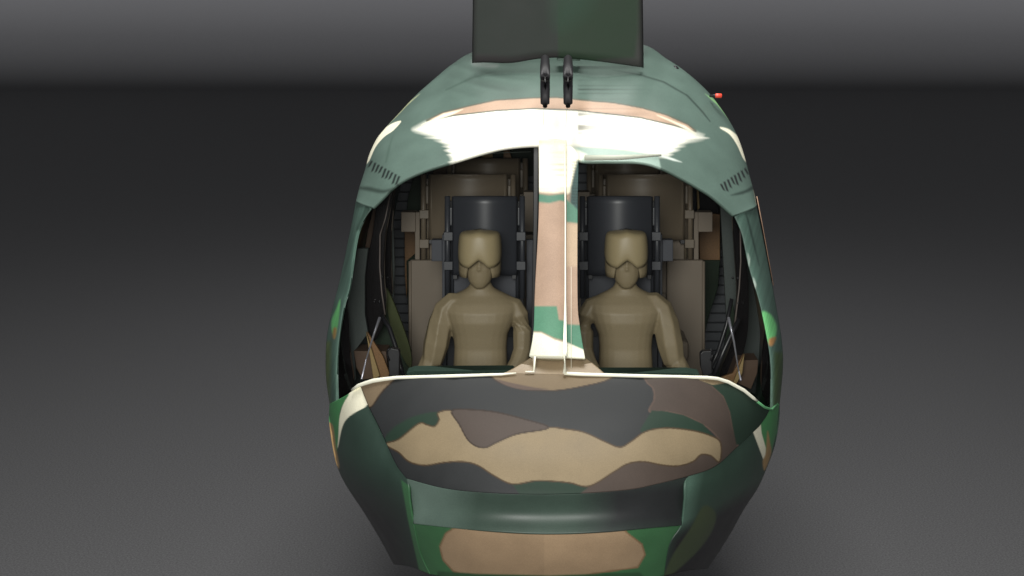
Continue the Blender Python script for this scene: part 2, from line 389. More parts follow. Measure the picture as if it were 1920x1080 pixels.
for k in range(9):
    x = 689 + k * 6.4; y = 302 + k * 3.6; l = 12 + 7 * ((k * 37) % 10) / 10
    lay.append(([(x, y + l), (x + 4.5, y + l - 2), (x + 10.5, y), (x + 6.5, y - 1)], (26, 34, 32), dict(soft=2, smooth=False)))
for k in range(8):
    x = 1405 - k * 6.4; y = 316 + k * 4.2; l = 12 + 8 * ((k * 53) % 10) / 10
    lay.append(([(x, y + l), (x - 4.5, y + l - 2), (x - 10.5, y), (x - 6.5, y - 1)], (34, 38, 38), dict(soft=2, smooth=False)))
C = paint(X, Y, RG, lay)
# horizontal darker streaks multiplied into the colour right of the centre ridge and across the top
amp = np.clip((X - 1083) / 2, 0, 1) * np.clip((1230 - X) / 140, 0, 1) * np.clip((262 - Y) / 20, 0, 1)
fac = 1 - .6 * amp * np.clip((streak(Y, .28) - .55) * 3, 0, 1)
amp2 = np.clip((1010 - X) / 80, 0, 1) * np.clip((X - 820) / 80, 0, 1) * np.clip((190 - Y) / 20, 0, 1)
fac *= 1 - .3 * amp2 * streak(Y + .0009 * (X - 1040) ** 2, .12)
C = C * fac[..., None]
roof = grid_obj('roof_shell', np.concatenate([G, Yr[..., None]], -1), heli, C, None, .02)
# flat lip above the right windscreen
def pole(name, p, q, r, m, parent, n=10): return tube(name, [p, q], r, m, parent, n)
M_LIP = mat('pale_trim', (190, 194, 178), .5, .1, 60)
tube('windscreen_lip', [at(1096, 296, .60), at(1165, 295, .61), at(1240, 291, .66)], [.016, .015, .006], M_LIP, heli)
# ---- door posts beside the windscreen (A pillars)
def post(L, R, T, Bt, lay, base, side):
    G = coons(T, Bt, L, R, 26, 170)
    v = np.linspace(0, 1, 170)[:, None]; u = np.linspace(0, 1, 26)[None]
    o = u if side > 0 else 1 - u                     # 1 on the outer edge
    y = .80 - .36 * v + .24 * o ** 2
    C = paint(G[..., 0], G[..., 1], base, lay)
    nz = .82 + .36 * streak(G[..., 1] * 1.0 + G[..., 0] * 3.5, .13)
    return grid_obj('door_post', np.concatenate([G, y[..., None] + 0 * G[..., :1]], -1), heli, C * nz[..., None], None, .02)
post([(667, 378), (655, 440), (638, 521), (621, 589), (612, 640), (611, 704), (618, 757)], [(698, 389), (670, 440), (656, 538), (645, 574), (633, 662), (631, 752)],
     [(667, 378), (682, 384), (698, 389)], [(618, 757), (625, 755), (631, 752)],
     [([(638, 562), (630, 580), (622, 600), (622, 620), (627, 628), (634, 606)], (96, 168, 104), dict(soft=3)), ([(625, 616), (631, 616), (628, 634), (624, 632)], (150, 120, 70), dict(soft=4)),
      ([(606, 640), (620, 640), (618, 760), (600, 760)], (84, 100, 62), dict(soft=8, smooth=False)), ([(688, 380), (680, 400), (668, 430), (676, 428), (692, 400)], (44, 62, 54), dict(soft=3))], (70, 94, 84), -1)
post([(1376, 404), (1391, 440), (1404, 500), (1423, 564), (1436, 623), (1445, 683), (1447, 768)], [(1419, 387), (1436, 470), (1455, 572), (1466, 640), (1468, 690), (1462, 757)],
     [(1376, 404), (1398, 396), (1419, 387)], [(1447, 768), (1455, 763), (1462, 757)],
     [([(1428, 585), (1445, 590), (1456, 612), (1452, 636), (1440, 642), (1432, 615)], (108, 186, 118), dict(soft=5)), ([(1442, 636), (1455, 632), (1450, 646), (1443, 648)], (160, 120, 76), dict(soft=4)),
      ([(1452, 660), (1470, 660), (1466, 760), (1450, 765)], (72, 92, 60), dict(soft=8, smooth=False)), ([(1398, 400), (1406, 420), (1418, 470), (1424, 500), (1410, 450)], (40, 56, 50), dict(soft=3)),
      ([(1402, 475), (1406, 486), (1404, 500)], (150, 165, 155), dict(soft=3)), ([(1412, 520), (1418, 534), (1414, 545)], (150, 165, 155), dict(soft=3))], (72, 96, 86), 1)
# thin black edge of the right door standing proud with a tan rim
prism('door_edge', [(1416, 372), (1421, 372), (1436, 450), (1449, 530), (1440, 520), (1424, 440)], 1.12, .05, M_GLOSSB, heli)
tube('door_edge_rim', [at(1419, 368, 1.1), at(1430, 425, 1.1), at(1440, 480, 1.1), at(1450, 535, 1.1)], .003, mat('tan_rim', (160, 130, 108), .5), heli, 6)
# ---- centre post of the windscreen
def wind_y(px, py):      # depth of the windscreen plane
    t = np.clip((700 - np.asarray(py, float)) / 430, 0, 1)
    c = -.06 + .76 * t
    s = np.abs(np.asarray(px, float) - 1040) / 400
    return c + .55 * (1 - t) * s ** 2 + .02 * t * s ** 2
G = coons([(1010, 262), (1036, 262), (1062, 262)], [(992, 668), (1028, 668), (1064, 669)], [(1010, 262), (1010, 400), (1003, 540), (1000, 622), (992, 668)], [(1062, 262), (1062, 400), (1062, 560), (1064, 669)], 40, 200)
lay = [([(990, 200), (1070, 200), (1070, 358), (1040, 362), (1006, 360), (990, 362)], CREAM, dict(smooth=False, soft=5, saw=(0, 6))),
       ([(985, 360), (1030, 366), (1070, 362), (1070, 380), (1050, 376), (1030, 381), (985, 376)], GRN, dict(smooth=False, soft=4)),
       ([(985, 574), (1044, 574), (1048, 600), (1070, 602), (1070, 642), (1040, 634), (1015, 622), (985, 620)], (92, 144, 116), dict(smooth=False, soft=3)),
       ([(985, 622), (1015, 624), (1040, 637), (1070, 645), (1070, 680), (985, 680)], (250, 250, 228), dict(smooth=False, soft=3))]
C = paint(G[..., 0], G[..., 1], TAN, lay)
sp = np.clip((streak(G[..., 1], .4) - .55) * 3, 0, 1) * np.clip((355 - G[..., 1]) / 60, 0, 1) * np.clip((G[..., 1] - 275) / 30, 0, 1) * np.clip((G[..., 0] - 1022) / 25, 0, 1)
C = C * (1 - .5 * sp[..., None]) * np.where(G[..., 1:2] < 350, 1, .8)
Yp = wind_y(1036, G[..., 1]) - .03 + .00002 * (G[..., 0] - 1036) ** 2
grid_obj('centre_post', np.concatenate([G, Yp[..., None]], -1), heli, C, None, .06)
G = coons([(1056, 275), (1072, 275), (1085, 290)], [(1056, 670), (1078, 671), (1097, 672)], [(1056, 275), (1056, 400), (1056, 560), (1056, 670)], [(1085, 290), (1083, 400), (1083, 560), (1087, 610), (1097, 672)], 20, 200)
lay = [([(1060, 250), (1090, 250), (1090, 300), (1078, 320), (1070, 360), (1060, 366)], CREAM, dict(smooth=False, soft=4)),
       ([(1082, 300), (1090, 300), (1090, 402), (1080, 396), (1068, 380), (1070, 350), (1076, 325)], (56, 84, 80), dict(smooth=False, soft=6, saw=(0, 6))),
       ([(1060, 372), (1076, 386), (1090, 400), (1090, 420), (1060, 416)], GRN, dict(smooth=False, soft=4)),
       ([(1060, 418), (1090, 421), (1090, 500), (1060, 500)], (196, 172, 144), dict(smooth=False, soft=6)),
       ([(1060, 608), (1100, 610), (1100, 660), (1060, 640)], (86, 138, 112), dict(smooth=False, soft=3)),
       ([(1060, 641), (1104, 660), (1104, 680), (1060, 680)], (250, 250, 228), dict(smooth=False, soft=3))]
C = paint(G[..., 0], G[..., 1], (176, 150, 128), lay)
q = ((G[..., 1] / 5.5) % 1) < .5
serr = q * np.clip((G[..., 0] - 1070) / 4, 0, 1) * ((G[..., 1] > 300) & (G[..., 1] < 385))
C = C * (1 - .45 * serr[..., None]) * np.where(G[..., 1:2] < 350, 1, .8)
grid_obj('post_flange', np.concatenate([G, (wind_y(1040, G[..., 1]) + .0)[..., None]], -1), heli, C, None, .02)
# khaki cowl between the post foot and the nose
G = coons([(1000, 667), (1040, 666), (1097, 670)], [(930, 705), (1040, 707), (1140, 706)], [(1000, 667), (960, 692), (930, 705)], [(1097, 670), (1120, 688), (1140, 706)], 50, 16)
Yc = wind_y(1040, G[..., 1]) + .0; t = np.linspace(0, 1, 16)[:, None]
C = paint(G[..., 0], G[..., 1], (132, 115, 90), [])
grid_obj('glare_cowl', np.concatenate([G, (.06 - .13 * t + 0 * G[..., 0])[..., None]], -1), heli, C, None, .02)
# ---- cream sealing strips round the windscreen
M_CREAM = mat('cream_strip', (252, 249, 226), .5, .03, 60)
def strip(pts, r, name='windscreen_seal'):
    P = [Vector(at(p[0], p[1], p[2])) for p in pts]
    return tube(name, P, r, M_CREAM, heli, 8)
def sy(x, y, o=.025): return (x, y, float(nose_y(x, y)) - o)
strip([sy(1058, 700)] + [sy(*p) for p in [(1090, 702), (1200, 705), (1325, 708), (1345, 710), (1365, 716), (1395, 732), (1412, 746), (1421, 753)]], [.0095] * 7 + [.009, .006])
strip([sy(*p) for p in [(968, 699.5), (940, 702), (850, 705), (745, 708), (720, 711), (700, 714), (684, 719), (672, 723), (660, 731)]], [.003, .007, .009, .0095, .011, .012, .011, .01, .007])
strip([(1059, 272, .60), (1060, 400, .36), (1060, 560, .10), (1059, 660, -.09), (1059, 700, -.1)], [.004, .004, .005, .010, .011])
strip([(1003, 668, -.05), (1002, 684, -.06), (1001, 697, -.07)], [.006, .006, .005]); strip([(985, 697, -.085), (1002, 697, -.085)], .004)
strip([(1071, 500, .22), (1071, 690, -.04)], .0009, 'windscreen_seal')
# green thin continuation to the right flank
tube('flank_seal', [at(*sy(1420, 753)), at(*sy(1434, 764)), at(*sy(1447, 768)), at(1458, 757, .55)], [.007, .007, .007, .005], mat('green_strip', (96, 160, 110), .5), heli, 8)
# dark green sill inside
prism('window_sill', [(762, 699), (775, 695), (960, 694), (968, 700), (960, 706), (762, 706)], .06, .12, mat('sill_green', (36, 52, 44), .7, spec=.1), heli)
prism('window_sill', [(1118, 698), (1290, 698), (1312, 702), (1310, 708), (1130, 708)], .06, .12, bpy.data.materials['sill_green'], heli)
# ---- glass panes
def pane(T, Bt, L, R):
    G = coons(T, Bt, L, R, 24, 24)
    y = wind_y(G[..., 0], G[..., 1]) + .03
    return grid_obj('windscreen_pane', np.concatenate([G, y[..., None]], -1), heli, None, M_GLASS, 0)
pane([(700, 388), (735, 352), (800, 318), (900, 288), (1008, 271)], [(636, 752), (675, 722), (745, 707), (850, 703), (995, 699)], [(700, 388), (658, 538), (636, 662), (636, 752)], [(1008, 271), (1008, 400), (1002, 560), (995, 699)])
pane([(1084, 302), (1200, 304), (1280, 335), (1340, 372), (1374, 404)], [(1090, 702), (1200, 705), (1330, 708), (1395, 732), (1443, 766)], [(1084, 302), (1083, 560), (1090, 702)], [(1374, 404), (1404, 500), (1436, 623), (1443, 766)])
# ---- cabin shell behind (flanks, keel, rear bulkhead)
out = [(888, 99), (815, 149), (750, 212), (705, 265), (684, 325), (669, 379), (640, 525), (614, 640), (613, 704), (622, 790), (638, 875), (688, 962), (742, 1052), (900, 1060), (1040, 1064), (1200, 1060), (1322, 1056),
       (1392, 955), (1437, 875), (1457, 790), (1465, 700), (1463, 640), (1434, 475), (1416, 385), (1402, 325), (1383, 262), (1345, 199), (1280, 134), (1207, 88), (1045, 84)]
def shell():
    pp = catmull(out, 5, True); rows = []
    cz = at(1040, 520, 1.0)
    bm = bmesh.new(); prev = None
    st = []
    for p in pp:
        up = np.clip((378 - p[1]) / 290, 0, 1)
        st.append(1.0 + 1.0 * up ** .8)
    base = [at(p[0], p[1], y) for p, y in zip(pp, st)]
    for t, s in ((0, .99), (.12, 1), (.3, 1), (.5, 1), (.75, .97), (1, .86)):
        r = [bm.verts.new((cz.x + (b.x - cz.x) * s, y0 + (4.6 - y0) * t, cz.z + (b.z - cz.z) * s)) for b, y0 in zip(base, st)]
        if prev:
            for i in range(len(r)): bm.faces.new((prev[i], r[i], r[(i + 1) % len(r)], prev[(i + 1) % len(r)]))
        prev = r
    bm.faces.new(prev[::-1])
    bmesh.ops.subdivide_edges(bm, edges=bm.edges[:], cuts=2, use_grid_fill=True)
    me = bpy.data.meshes.new('cabin_shell'); bm.to_mesh(me); bm.free()
    a = me.color_attributes.new('paint', 'FLOAT_COLOR', 'POINT')
    pal = [lin(c) for c in ((48, 72, 58), (88, 74, 66), (60, 62, 60), (120, 104, 78))]
    for i, vtx in enumerate(me.vertices):
        c = vtx.co; q = math.sin(c.y * 2.3 + c.z * 1.7) + math.sin(c.z * 3.1 - c.y * 1.1 + c.x) + .5 * math.sin(c.y * 5 + 1)
        a.data[i].color = tuple(pal[0 if q < .4 else 2 if q < 1.0 else 1 if q < 1.5 else 3]) + (1,)
    o = obj('cabin_shell', me, heli, M_PAINT, True); solid(o, .03, -1); return o
shell()
# inner ribbed bulkhead behind the seats
def ribbed():
    bm = bmesh.new(); y0 = 3.3
    prev = None
    tops = np.arange(290, 760, 17.5)
    for k, t in enumerate(tops):
        for dy, off in ((0, .02), (1.6, 0), (15.6, 0), (17.4, .02)):
            l, r = 715, 1378
            row = [bm.verts.new(at(x, t + dy, y0 + off)) for x in (l, 1040, r)]
            if prev:
                for i in range(2): bm.faces.new((prev[i], prev[i + 1], row[i + 1], row[i]))
            prev = row
    o = obj('ribbed_bulkhead', bm, heli, M_WALL); solid(o, .05, 1); return o
ribbed()
# ---- interior fittings, seen through the side of the windscreen
def fit(name, poly, y, d, m, smooth=False, bev=.004): return prism(name, poly, y, d, m, heli, smooth, bev)
# left flank
fit('flank_lining', [(690, 388), (735, 362), (740, 500), (735, 690), (700, 706), (640, 752), (652, 560), (668, 460)], 1.75, .04, M_GREY)
fit('flank_trim', [(700, 392), (722, 385), (716, 466), (684, 466), (690, 430)], 1.68, .04, M_BROWN)
fit('stowage_box', [(663, 658), (724, 659), (728, 706), (680, 712), (668, 690)], 1.2, .2, M_BROWN)
fit('door_frame', [(708, 378), (722, 366), (738, 352), (730, 400), (722, 450), (720, 520), (724, 570), (718, 610), (700, 640), (688, 610), (682, 560), (686, 500), (698, 440)], 1.35, .06, M_GLOSSB, True)
fit('door_frame', [(728, 356), (741, 345), (738, 380), (733, 440), (733, 500), (735, 545), (730, 560), (722, 548), (714, 500), (718, 430)], 1.6, .08, M_GLOSSB, True)
tube('door_frame_seal', [at(732, 362, 1.34), at(722, 410, 1.33), at(713, 440, 1.33), at(712, 500, 1.33), at(716, 550, 1.33), at(722, 590, 1.33)], .005, mat('grey_seal', (96, 88, 84), .4), heli, 8)
fit('flank_frame', [(630, 690), (640, 600), (648, 570), (654, 600), (656, 660), (662, 720), (640, 745), (632, 754)], .95, .05, M_GLOSSB, True)
fit('flank_frame', [(690, 466), (684, 520), (684, 590), (690, 625), (664, 660), (668, 712), (654, 728), (646, 640), (652, 560), (668, 466)], 1.25, .05, M_GREY, False)
fit('lower_lining', [(716, 600), (735, 560), (771, 660), (771, 706), (700, 706), (690, 620)], 1.55, .04, M_DKGR)
fit('lower_lining', [(722, 545), (735, 560), (768, 650), (770, 690), (752, 665), (732, 612)], 1.50, .04, M_OLIVE, True)
fit('khaki_gusset', [(686, 622), (712, 705), (700, 712), (697, 690)], 1.1, .03, M_KHAKI)
fit('tan_gusset', [(688, 622), (700, 640), (718, 668), (730, 700), (728, 708), (712, 708)], 1.14, .03, M_TAN)
tube('support_strut', [at(716, 592, 1.25), at(730, 615, 1.2), at(742, 650, 1.15), at(752, 690, 1.1), at(756, 705, 1.1)], .014, M_BLACK, heli, 8)
fit('control_grip', [(726, 658), (732, 653), (747, 656), (749, 662), (748, 706), (730, 706), (728, 675)], .9, .06, M_BLACK)
tube('control_grip_hook', [at(730, 676, .89), at(726, 664, .89), at(727, 656, .89), at(731, 654, .89)], .006, M_BLACK, heli, 8)
fit('inner_frame', [(776, 332), (790, 325), (790, 400), (762, 404), (765, 370)], 2.9, .05, M_DKGR)
fit('inner_frame', [(758, 404), (792, 404), (792, 476), (776, 478), (768, 490), (762, 560), (759, 520)], 2.88, .05, M_TAN)
fit('inner_frame', [(762, 490), (778, 476), (792, 478), (792, 700), (772, 700), (764, 560)], 2.86, .04, M_DKGR)
# right flank
fit('flank_lining', [(1350, 372), (1385, 408), (1415, 480), (1432, 570), (1446, 752), (1395, 730), (1368, 706), (1360, 560)], 1.75, .04, M_GREY)
fit('door_frame', [(1374, 402), (1386, 425), (1400, 500), (1404, 560), (1402, 620), (1394, 660), (1380, 690), (1366, 706), (1350, 700), (1372, 640), (1382, 560), (1378, 480)], 1.35, .06, M_GLOSSB, True)
tube('door_frame_seal', [at(1388, 430, 1.33), at(1389, 490, 1.33), at(1386, 540, 1.33), at(1380, 590, 1.33), at(1374, 640, 1.33)], .005, mat('grey_seal', (96, 88, 84), .4), heli, 8)
fit('flank_frame', [(1437, 618), (1443, 660), (1446, 752), (1432, 744), (1428, 700)], .95, .05, M_GLOSSB, True)
fit('stowage_box', [(1382, 676), (1422, 675), (1420, 700), (1408, 730), (1368, 712)], 1.2, .2, M_BROWN)
fit('khaki_gusset', [(1396, 664), (1392, 700), (1380, 722), (1374, 720)], 1.1, .03, M_KHAKI)
fit('tan_gusset', [(1394, 664), (1374, 700), (1352, 708), (1376, 718)], 1.14, .03, M_TAN)
fit('lower_lining', [(1372, 560), (1358, 650), (1340, 706), (1372, 706), (1388, 640)], 1.55, .04, M_DKGR)
tube('support_strut', [at(1372, 560, 1.22), at(1362, 610, 1.2), at(1346, 660, 1.15), at(1332, 690, 1.1)], .012, M_BLACK, heli, 8)
tube('support_strut', [at(1386, 598, 1.18), at(1372, 625, 1.14), at(1356, 660, 1.12), at(1338, 704, 1.1)], .015, M_BLACK, heli, 8)
fit('control_grip', [(1313, 664), (1318, 659), (1334, 658), (1335, 700), (1320, 706), (1314, 690)], .9, .06, M_BLACK)
tube('control_grip_hook', [at(1332, 676, .89), at(1337, 666, .89), at(1336, 657, .89), at(1331, 655, .89)], .006, M_BLACK, heli, 8)
fit('inner_frame', [(1306, 350), (1344, 372), (1348, 400), (1306, 400)], 2.9, .05, M_GLOSSB)
fit('inner_frame', [(1310, 400), (1350, 402), (1350, 488), (1312, 488)], 2.88, .05, M_TAN)
fit('inner_frame', [(1316, 488), (1350, 488), (1346, 540), (1330, 590), (1318, 640)], 2.86, .04, M_DKGR)
fit('inner_frame', [(1306, 345), (1310, 350), (1312, 390), (1308, 395)], 2.7, .04, M_KHAKI)
# thin tapered steel rods low on both sides of the windscreen
for pts in ([(712, 596), (700, 630), (686, 676), (678, 711)], [(1366, 596), (1376, 640), (1384, 690), (1389, 713)]):
    tube('steel_rod', [at(x, y, .62 - .1 * i) for i, (x, y) in enumerate(pts)], [.010, .006, .004, .006], M_STEEL, heli, 8)
# bolts on the door frames
for (x, y) in [(716, 520), (727, 520), (702, 566), (711, 566), (632, 690), (1374, 521), (1384, 521), (1384, 568), (1394, 568)]:
    bm = bmesh.new(); bmesh.ops.create_uvsphere(bm, u_segments=10, v_segments=6, radius=.008)
    for vtx in bm.verts: vtx.co += at(x, y, 1.33)
    obj('bolt', bm, heli, mat('black_bolt', (60, 60, 62), .15, .1, 60, metal=.8) if (x, y) == (716, 520) else bpy.data.materials['black_bolt'], True)
# things high in the cabin behind the left windscreen
fit('ceiling_lining', [(850, 268), (1012, 262), (1012, 330), (820, 330)], 3.2, .05, M_DKGR)
fit('ceiling_bracket', [(907, 281), (923, 280), (924, 300), (907, 300)], 3.0, .05, M_KHAKI)
fit('ceiling_bracket', [(903, 288), (908, 288), (908, 300), (902, 300)], 3.0, .05, M_KHAKI)
fit('ceiling_bracket', [(944, 284), (950, 276), (955, 282), (960, 300), (944, 300)], 3.0, .05, M_TAN)
fit('ceiling_bracket', [(812, 318), (828, 303), (845, 300), (845, 330), (812, 330)], 2.95, .05, M_BROWN)
tube('ceiling_cable', [at(835, 303, 2.6), at(880, 293, 2.6), at(930, 287, 2.6), at(995, 284.5, 2.6)], .0025, mat('pale_cable', (140, 150, 140), .4), heli, 6)
fit('post_rear_face', [(1000, 272), (1010, 272), (1009, 400), (1003, 560), (1000, 640), (996, 640), (1000, 400)], .9, .1, M_BLACK)
# ---- engine cowling above the roof
def cowling():
    nx, nz_ = 90, 60
    xs = np.linspace(-1, 1, nx)
    Lx = 1046; 
    rows = []
    G = np.zeros((nz_, nx, 3)); 
    for j in range(nz_):
        v = j / (nz_ - 1)                                   # 0 top .. 1 bottom
        hw = 158 + 3 * v
        for i in range(nx):
            s = xs[i]; bot = 108 + 19 * abs(s) ** 1.3 if s > 0 else 108 + 10 * abs(s) ** 1.5 + 6 * math.exp(-((s + .55) / .25) ** 2)
            py = -110 + (bot + 110) * v
            bx = Lx + hw * s
            yy = 1.34 + .4 * max(0, (abs(s) - .96) / .04) ** 2 * .1 + .04 * abs(s)
            if v > .93: yy += .015 * ((v - .93) / .07) ** 2
            G[j, i] = (bx, py, yy)
    X, Y = G[..., 0], G[..., 1]
    C = paint(X, Y, (38, 44, 40), [([(1046, -200), (1300, -200), (1300, 200), (1046, 200)], (36, 52, 38), dict(smooth=False, soft=2)),
                                   ([(1046, -40), (1110, -30), (1100, 20), (1046, 50)], (38, 60, 46), dict(soft=40)),
                                   ([(870, 100), (960, 108), (1046, 100), (1046, 140), (870, 140)], (48, 45, 46), dict(smooth=False, soft=10)),
                                   ([(1120, 112), (1190, 108), (1197, 60), (1200, -150), (1230, -150), (1230, 150), (1120, 140)], (54, 55, 53), dict(smooth=False, soft=8)),
                                   ([(870, -150), (896, -150), (892, 60), (889, 140), (870, 140)], (58, 60, 58), dict(smooth=False, soft=6))])  # lighter grey edge strip: bevel highlight painted in
    return grid_obj('cowling_front', G, heli, C, M_COWL, .02)
cowling()
bm = bmesh.new()
sec = []
for y, hw, zt, zb in ((1.62, .545, 4.78, 3.98), (2.4, .55, 4.80, 3.95), (3.4, .50, 4.74, 3.9), (4.4, .34, 4.55, 3.9), (4.9, .15, 4.3, 3.95)):
    ring = []
    for a in range(24):
        t = 2 * PI * a / 24; cx_, sz_ = math.cos(t), math.sin(t)
        ex = 5.0; r = (abs(cx_) ** ex + abs(sz_) ** ex) ** (-1 / ex)
        ring.append(bm.verts.new((.02 + hw * cx_ * r, y, (zt + zb) / 2 + (zt - zb) / 2 * sz_ * r)))
    sec.append(ring)
for r0, r1 in zip(sec, sec[1:]):
    for k in range(24): bm.faces.new((r0[k], r0[(k + 1) % 24], r1[(k + 1) % 24], r1[k]))
bm.faces.new(sec[0]); bm.faces.new(sec[-1][::-1]); bmesh.ops.recalc_face_normals(bm, faces=bm.faces)
obj('cowling_body', bm, heli, mat('cowling_green', (38, 48, 41), .55, .2, 4), True)
prism('ridge_plate', [(1044, 107), (1088, 107), (1088, 114), (1044, 113)], 1.40, .08, mat('ridge_green', (66, 90, 78), .5, .1), heli)
# ---- pair of forward pointing probes over the centre ridge
for x in (1022, 1065):
    # hooded lower arm lying on the roof
    bm = tube_bm([at(x, 199, .58), at(x, 194, .56), at(x, 165, .62), at(x, 140, .76), at(x, 112, 1.02)], [.014, .026, .028, .028, .026], 16)
    bmesh.ops.recalc_face_normals(bm, faces=bm.faces)
    pr = obj('roof_probe', bm, heli, M_TUBE, True)
    # upper barrel, open toward the front
    P = [at(x, 147, .60), at(x, 145, .60), at(x, 125, .74), at(x, 111, .94), at(x, 106, 1.02)]
    bm = tube_bm(P, [.025, .029, .029, .026, .012], 20); bmesh.ops.recalc_face_normals(bm, faces=bm.faces)
    obj('probe_barrel', bm, pr, M_TUBE, True)
    bm = tube_bm([at(x, 148, .59), at(x, 148, .595), at(x, 148, .62)], [.014, .014, .014], 16); obj('probe_mouth', bm, pr, M_GLOSSB, True)
    bm = tube_bm([at(x, 148, .575), at(x, 160, .56), at(x + .5, 168, .58)], [.010, .007, .002], 10); bmesh.ops.recalc_face_normals(bm, faces=bm.faces)
    obj('probe_needle', bm, pr, M_GLOSSB, True)
for x, e in ((1020, 1018), (1063, 1061)):
    tube('roof_seam', [at(x, 200, .70), at(e, 238, .66)], .0012, mat('seam_grey', (150, 148, 130), .6), heli, 6)
# ---- red side light on its dark stalk, and dark blisters on the right roof shoulder
st = tube('light_stalk', [at(1332, 180, 1.5), at(1342, 179.5, 1.45)], .009, M_BLACK, heli, 10)
tube('navigation_light', [at(1341, 179.5, 1.45), at(1343, 179.5, 1.45), at(1352, 179.5, 1.45), at(1353.5, 179.5, 1.45)], [.012, .0145, .0145, .011], M_RED, heli, 16)
for (x, y, rx) in ((1267, 128, 7),):
    bm = bmesh.new(); bmesh.ops.create_uvsphere(bm, u_segments=16, v_segments=10, radius=1)
    c = at(x, y, 1.75)
    for vtx in bm.verts: vtx.co = Vector((vtx.co.x * rx / 280, vtx.co.y * .05, vtx.co.z * .016)); vtx.co.rotate(__import__('mathutils').Euler((0, .65, 0))); vtx.co += c
    obj('roof_blister', bm, heli, M_BLACK, True)
# ---- landing skids under the belly (below the frame)
for s in (-1, 1):
    tube('skid', [(s * .78, -.1, .32), (s * .78, .2, .12), (s * .78, .5, .06), (s * .78, 3.6, .06)], .045, M_SKID, heli)
for y in (1.0, 2.9):
    tube('cross_tube', [(-.78, y, .08), (-.74, y, .5), (-.55, y, 1.1), (-.3, y, 1.4), (.3, y, 1.4), (.55, y, 1.1), (.74, y, .5), (.78, y, .08)], .035, M_SKID, heli)
# ================================================================== seats
def seat(cx, y, w, top, mainm, platem, mir, hgt=147, s=1.0, label=None, extra=None):
    """cx centre, w half width of back panel, all in elevation units; mir = +1 / -1"""
    def q(dx, py, dy=0): return at(cx + mir * dx, py, y + dy)
    bm = bmesh.new(); n = 24; rows = []
    for py in np.linspace(top, top + hgt, 12):
        rows.append([bm.verts.new(q(-w + 2 * w * i / n, py, -.11 * math.cos((i / n - .5) * PI * .95))) for i in range(n + 1)])
    for a, b in zip(rows, rows[1:]):
        for i in range(n): bm.faces.new((a[i], a[i + 1], b[i + 1], b[i]))
    bmesh.ops.recalc_face_normals(bm, faces=bm.faces)
    root = obj('crew_seat', bm, heli, mainm, True)
    sd = solid(root, .05, 0)
    if label: root['label'] = label
    k = (D + y) / D / SC
    for d in (-1, 1):
        tube('bolster', [q(d * (w - 3), top, -.03), q(d * (w - 3), top + hgt, -.03)], 4.2 * k * s, mainm, root)
        xo = d * (w + 13)
        tube('back_post', [q(xo, top, -.02), q(xo, top + hgt * 1.3, -.02)], 5.2 * k * s, mainm, root)
        tube('inner_rod', [q(xo - d * 9, top + 50, .03), q(xo - d * 9, top + hgt * 1.3, .03)], 3 * k * s, mainm, root)
        for zc in (top + 74, top + 129):
            c = q(d * (w + 11), zc, -.02); bevel(obj('clamp', box_bm(c, (17 * k * s, .07, 16 * k * s)), root, mainm), .003)
        c = q(d * (w + 6), top + 38, .0)
        bm = box_bm(c, (9 * k, .03, 36 * k)); bevel(obj('slot_plate', bm, root, mainm), .01, 3)
        c = q(d * (w - 2), top + hgt + 3, .0)
        bevel(obj('foot_bracket', box_bm(c, (8 * k, .06, 8 * k)), root, M_BLACK), .002)
    c = (q(0, top + hgt + 50, .07)); bevel(obj('lower_backrest', box_bm(c, (2.06 * w * k, .04, 100 * k)), root, platem), .004)
    bevel(obj('gap_plate', box_bm(q(0, top + hgt * .5 + 62, .09), ((2 * w + 34) * k, .02, (hgt + 110) * k)), root, M_BLACK if mainm is M_SEATB else mainm), .004)  # added backing; black behind the pilot seats so the gaps look shaded
    c = (q(0, top + hgt + 115, .12)); bevel(obj('lumbar_panel', box_bm(c, (2.5 * w * k, .05, 150 * k)), root, M_SEATB), .004)
    c = (q(0, top + hgt + 195, -.2)); bevel(obj('seat_cushion', box_bm(c, (2.1 * w * k, .5, 36 * k)), root, platem), .03, 3)
    c = (q(0, top + hgt + 240, -.1)); bevel(obj('seat_base', box_bm(c, (1.5 * w * k, .4, 70 * k)), root, mainm), .01)
    return root, q, k
def slab(root, name, q, poly, dy, depth, m, bev=.004):
    bm = bmesh.new(); f = [bm.verts.new(q(p[0], p[1], dy)) for p in poly]; b = [bm.verts.new(v.co + Vector((0, depth, 0))) for v in f]; n = len(f)
    bm.faces.new(f); bm.faces.new(b[::-1])
    for i in range(n): bm.faces.new((f[i], b[i], b[(i + 1) % n], f[(i + 1) % n]))
    bmesh.ops.recalc_face_normals(bm, faces=bm.faces)
    return bevel(obj(name, bm, root, m), bev)
